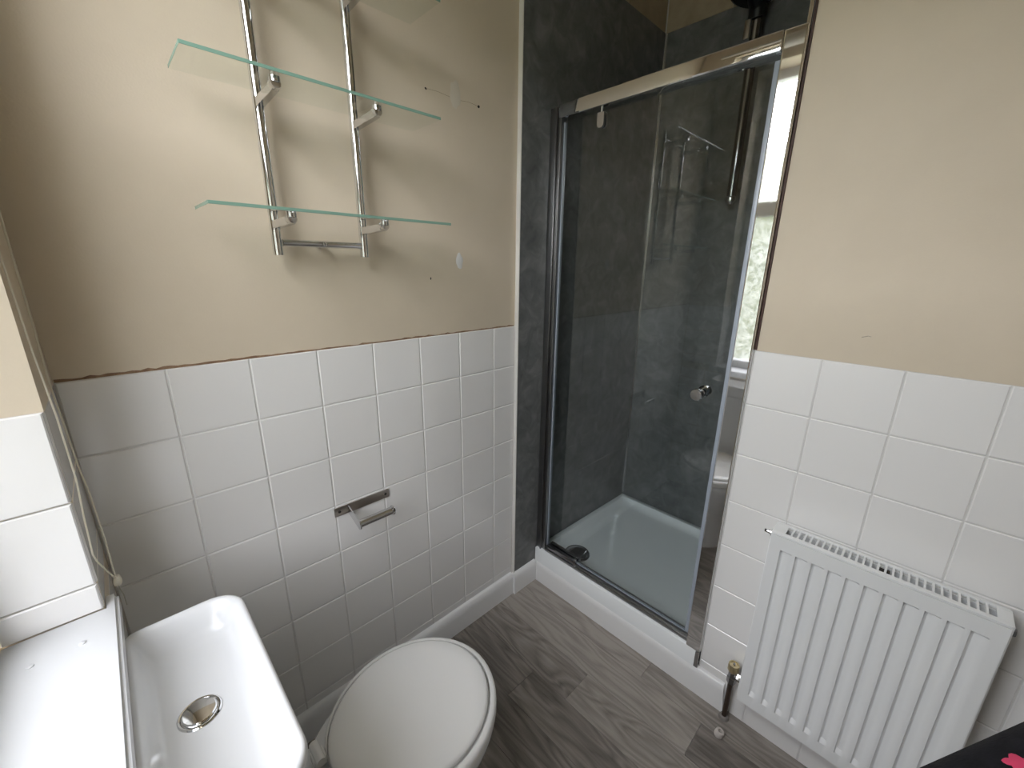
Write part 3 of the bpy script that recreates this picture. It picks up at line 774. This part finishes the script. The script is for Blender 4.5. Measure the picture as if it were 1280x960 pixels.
part('toggle', lathe(bmesh.new(), [(0, 0.020), (0.003, 0.019), (0.0058, 0.011), (0.0062, 0.005), (0.0048, 0.0), (0.002, -0.001), (0.002, 0.004), (0, 0.004)], (cx, cy, 0.843), (0.15, 0.1, 1), 14), mat('cream_plastic', (0.78, 0.74, 0.63), 0.5), bc)
part('cord_tail', tube(bmesh.new(), [(cx, cy, 0.844), (cx + 0.004, cy - 0.002, 0.82), (cx + 0.004, cy - 0.002, 0.797)], 0.0009, 6), mat('grey_cord', (0.5, 0.48, 0.42), 0.8), bc)

# ------------------------------------------------------------------ the person taking the picture
SKIN = mat('skin', (0.55, 0.36, 0.27), 0.5)
KNIT = mottled('black_knit', [(0.006, 0.006, 0.008), (0.012, 0.012, 0.016)], scale=60, rough=0.85, bump=0.3, bscale=300, spec=0.2)
TROUSER = mat('dark_trousers', (0.02, 0.02, 0.026), 0.8)
HAIR = mat('brown_hair', (0.05, 0.03, 0.02), 0.6)
SHOE = mat('dark_shoes', (0.03, 0.03, 0.03), 0.5)
PINK = mat('pink_flower_print', (0.62, 0.05, 0.13), 0.8)
PC = Vector((0.62, -1.52, 0.0))
who = empty('person', PC, 'person in a black knitted top with pink flower print at the right edge', 'person')
ELB, WRI = Vector((0.620, -1.300, 1.040)), Vector((0.400, -1.150, 0.985))
def skin_body(name, joints, edges, root, mfun, sub=2):
    """joints: name -> (position, radius[, radius2])"""
    keys = list(joints)
    me = bpy.data.meshes.new(name)
    me.from_pydata([joints[k][0] for k in keys], [(keys.index(a), keys.index(b)) for a, b in edges], [])
    o = bpy.data.objects.new(name, me); C.objects.link(o)
    md = o.modifiers.new('skin', 'SKIN'); md.use_smooth_shade = True
    for i, k in enumerate(keys):
        r = joints[k][1:]
        sv = me.skin_vertices[0].data[i]
        sv.radius = (r[0], r[-1]); sv.use_root = (i == 0)
    sb = o.modifiers.new('sub', 'SUBSURF'); sb.levels = sub; sb.render_levels = sub
    dg = bpy.context.evaluated_depsgraph_get(); dg.update()
    m2 = bpy.data.meshes.new_from_object(o.evaluated_get(dg))
    bpy.data.objects.remove(o)
    mats_, fun = mfun
    for m_ in mats_: m2.materials.append(m_)
    for p in m2.polygons:
        p.material_index = fun(p.center); p.use_smooth = True
    m2.transform(Matrix.Translation(-Vector(root.location)))
    o = bpy.data.objects.new(name, m2); C.objects.link(o); o.parent = root
    return o
x0, y0 = PC.x, PC.y
J = {
 'pelvis': ((x0, y0, 0.93), 0.150, 0.110), 'waist': ((x0, y0 + .01, 1.06), 0.125, 0.095), 'chest': ((x0, y0 + .01, 1.25), 0.145, 0.105),
 'upper': ((x0, y0, 1.36), 0.115, 0.08), 'neck': ((x0, y0, 1.44), 0.052), 'head0': ((x0 - .005, y0 + .02, 1.51), 0.066, 0.075), 'head1': ((x0 - .01, y0 + .02, 1.58), 0.074, 0.092), 'head2': ((x0 - .01, y0 + .01, 1.655), 0.055, 0.065),
 'shR': ((x0 + .155, y0, 1.345), 0.062), 'elR': ((ELB.x + 0.14, ELB.y - 0.055, ELB.z - 0.01), 0.050), 'foR': (tuple(ELB), 0.053), 'wrR': (tuple(WRI), 0.045), 'haR': ((0.360, -1.135, 0.970), 0.030, 0.018),
 'shL': ((x0 - .155, y0, 1.345), 0.062), 'elL': ((0.32, -1.47, 1.16), 0.047), 'wrL': ((0.175, -1.31, 1.33), 0.030), 'haL': ((0.150, -1.255, 1.375), 0.032, 0.018),
 'hipL': ((x0 - .09, y0, 0.86), 0.100), 'knL': ((x0 - .10, y0 + .01, 0.48), 0.062), 'anL': ((x0 - .10, y0 - .02, 0.085), 0.042), 'toL': ((x0 - .12, y0 + .13, 0.038), 0.040, 0.032),
 'hipR': ((x0 + .09, y0, 0.86), 0.100), 'knR': ((x0 + .10, y0 + .01, 0.48), 0.062), 'anR': ((x0 + .10, y0 - .02, 0.085), 0.042), 'toR': ((x0 + .12, y0 + .13, 0.038), 0.040, 0.032)}
for side, hp, base, dirv, upv in (('L', Vector((0.150, -1.255, 1.375)), 'haL', Vector((-0.35, 0.75, 0.55)), Vector((0.8, 0.35, 0.1))), ('R', Vector((0.360, -1.135, 0.970)), 'haR', Vector((-0.9, 0.35, -0.15)), Vector((0.1, 0.25, 0.95)))):
    dirv.normalize(); upv = (upv - dirv * upv.dot(dirv)).normalized(); nv = dirv.cross(upv)
    for k, (ln, off) in enumerate(((0.068, 0.027), (0.076, 0.009), (0.070, -0.009), (0.055, -0.026))):
        a = hp + dirv * 0.045 + upv * off; b = a + dirv * ln * 0.55 + nv * 0.004; c = b + dirv * ln * 0.36 + nv * 0.020
        J['f%s%da' % (side, k)] = (tuple(a), 0.0092); J['f%s%db' % (side, k)] = (tuple(b), 0.0082); J['f%s%dc' % (side, k)] = (tuple(c), 0.0066)
    a = hp + upv * 0.030 + dirv * 0.010; b = a + upv * 0.022 + dirv * 0.028 + nv * 0.008
    J['f%s4a' % side] = (tuple(a), 0.0105); J['f%s4b' % side] = (tuple(b), 0.0090); J['f%s4c' % side] = (tuple(b + dirv * 0.026 + nv * 0.006), 0.0075)
Ed = [('pelvis', 'waist'), ('waist', 'chest'), ('chest', 'upper'), ('upper', 'neck'), ('neck', 'head0'), ('head0', 'head1'), ('head1', 'head2'), ('upper', 'shR'), ('shR', 'elR'), ('elR', 'foR'), ('foR', 'wrR'), ('wrR', 'haR'), ('upper', 'shL'), ('shL', 'elL'), ('elL', 'wrL'), ('wrL', 'haL'),
      ('pelvis', 'hipL'), ('hipL', 'knL'), ('knL', 'anL'), ('anL', 'toL'), ('pelvis', 'hipR'), ('hipR', 'knR'), ('knR', 'anR'), ('anR', 'toR')]
for side in 'LR':
    for k in range(5):
        Ed += [('ha' + side, 'f%s%da' % (side, k)), ('f%s%da' % (side, k), 'f%s%db' % (side, k)), ('f%s%db' % (side, k), 'f%s%dc' % (side, k))]
def body_mat(c):
    if c.z < 0.075: return 3
    if c.z < 0.93 and not (c.y > -1.3): return 2
    if c.z > 1.425 and c.x > 0.45: return 0
    if (c - Vector((0.150, -1.255, 1.375))).length < 0.075 or (c.x < 0.19 and c.y > -1.28): return 0
    if c.x < 0.385 and c.z < 1.1: return 0
    return 1
skin_body('body', J, Ed, who, ([SKIN, KNIT, TROUSER, SHOE], body_mat))
# face and hair
HC = Vector((x0 - 0.01, y0 + 0.02, 1.58))
def ell(c, r, n=14):
    bm = bmesh.new(); bmesh.ops.create_uvsphere(bm, u_segments=n, v_segments=n // 2 + 2, radius=1.0)
    for v in bm.verts: v.co = Vector(c) + Vector((v.co.x * r[0], v.co.y * r[1], v.co.z * r[2]))
    return bm
hm = ell(HC + Vector((0, -0.018, 0.020)), (0.090, 0.100, 0.110), 20)
for v in hm.verts:
    if v.co.y > HC.y + 0.045 and v.co.z < HC.z + 0.055: v.co.y = HC.y + 0.045
    if v.co.z < HC.z: v.co.z -= 0.05
part('hair', hm, HAIR, who, 80)
for s_ in (-1, 1):
    ey = part('eye', ell(HC + Vector((s_ * 0.031, 0.081, 0.004)), (0.012, 0.008, 0.007)), mat('eye_white', (0.8, 0.8, 0.78), 0.3), who)
    part('iris', ell(HC + Vector((s_ * 0.031, 0.0875, 0.004)), (0.0055, 0.003, 0.0055), 10), HAIR, ey)
    part('ear', ell(HC + Vector((s_ * 0.080, 0.010, -0.012)), (0.010, 0.018, 0.028)), SKIN, who)
bm = bmesh.new()
tube(bm, [HC + Vector((0, 0.078, 0.006)), HC + Vector((0, 0.094, -0.018)), HC + Vector((0, 0.103, -0.032)), HC + Vector((0, 0.088, -0.040))], [0.006, 0.009, 0.013, 0.008], 12)
part('nose', bm, SKIN, who, 80)
part('mouth', ell(HC + Vector((0, 0.080, -0.064)), (0.024, 0.010, 0.007)), mat('lips', (0.45, 0.18, 0.15), 0.4), who)
# pink flowers printed on the sleeve
def flower(c, nrm, r, seed):
    rnd = random.Random(seed); nrm = Vector(nrm).normalized(); u, v = frame_of(nrm); bm = bmesh.new()
    ctr = bm.verts.new(Vector(c) + nrm * 0.0015); ring_ = []
    for k in range(30):
        a = 2 * PI * k / 30; q = r * (0.62 + 0.38 * abs(math.cos(2.5 * a + seed))) * rnd.uniform(0.93, 1.07)
        ring_.append(bm.verts.new(Vector(c) + (u * math.cos(a) + v * math.sin(a)) * q))
    for k in range(30): bm.faces.new((ctr, ring_[k], ring_[(k + 1) % 30]))
    return bm
for c_, n_2, r_2, sd in (((0.5185, -1.2145, 1.0570), (0.095, 0.501, 0.86), 0.0105, 1),):
    part('flower_print', flower(Vector(c_) + Vector(n_2) * 0.001, n_2, r_2, sd), PINK, who, 80)
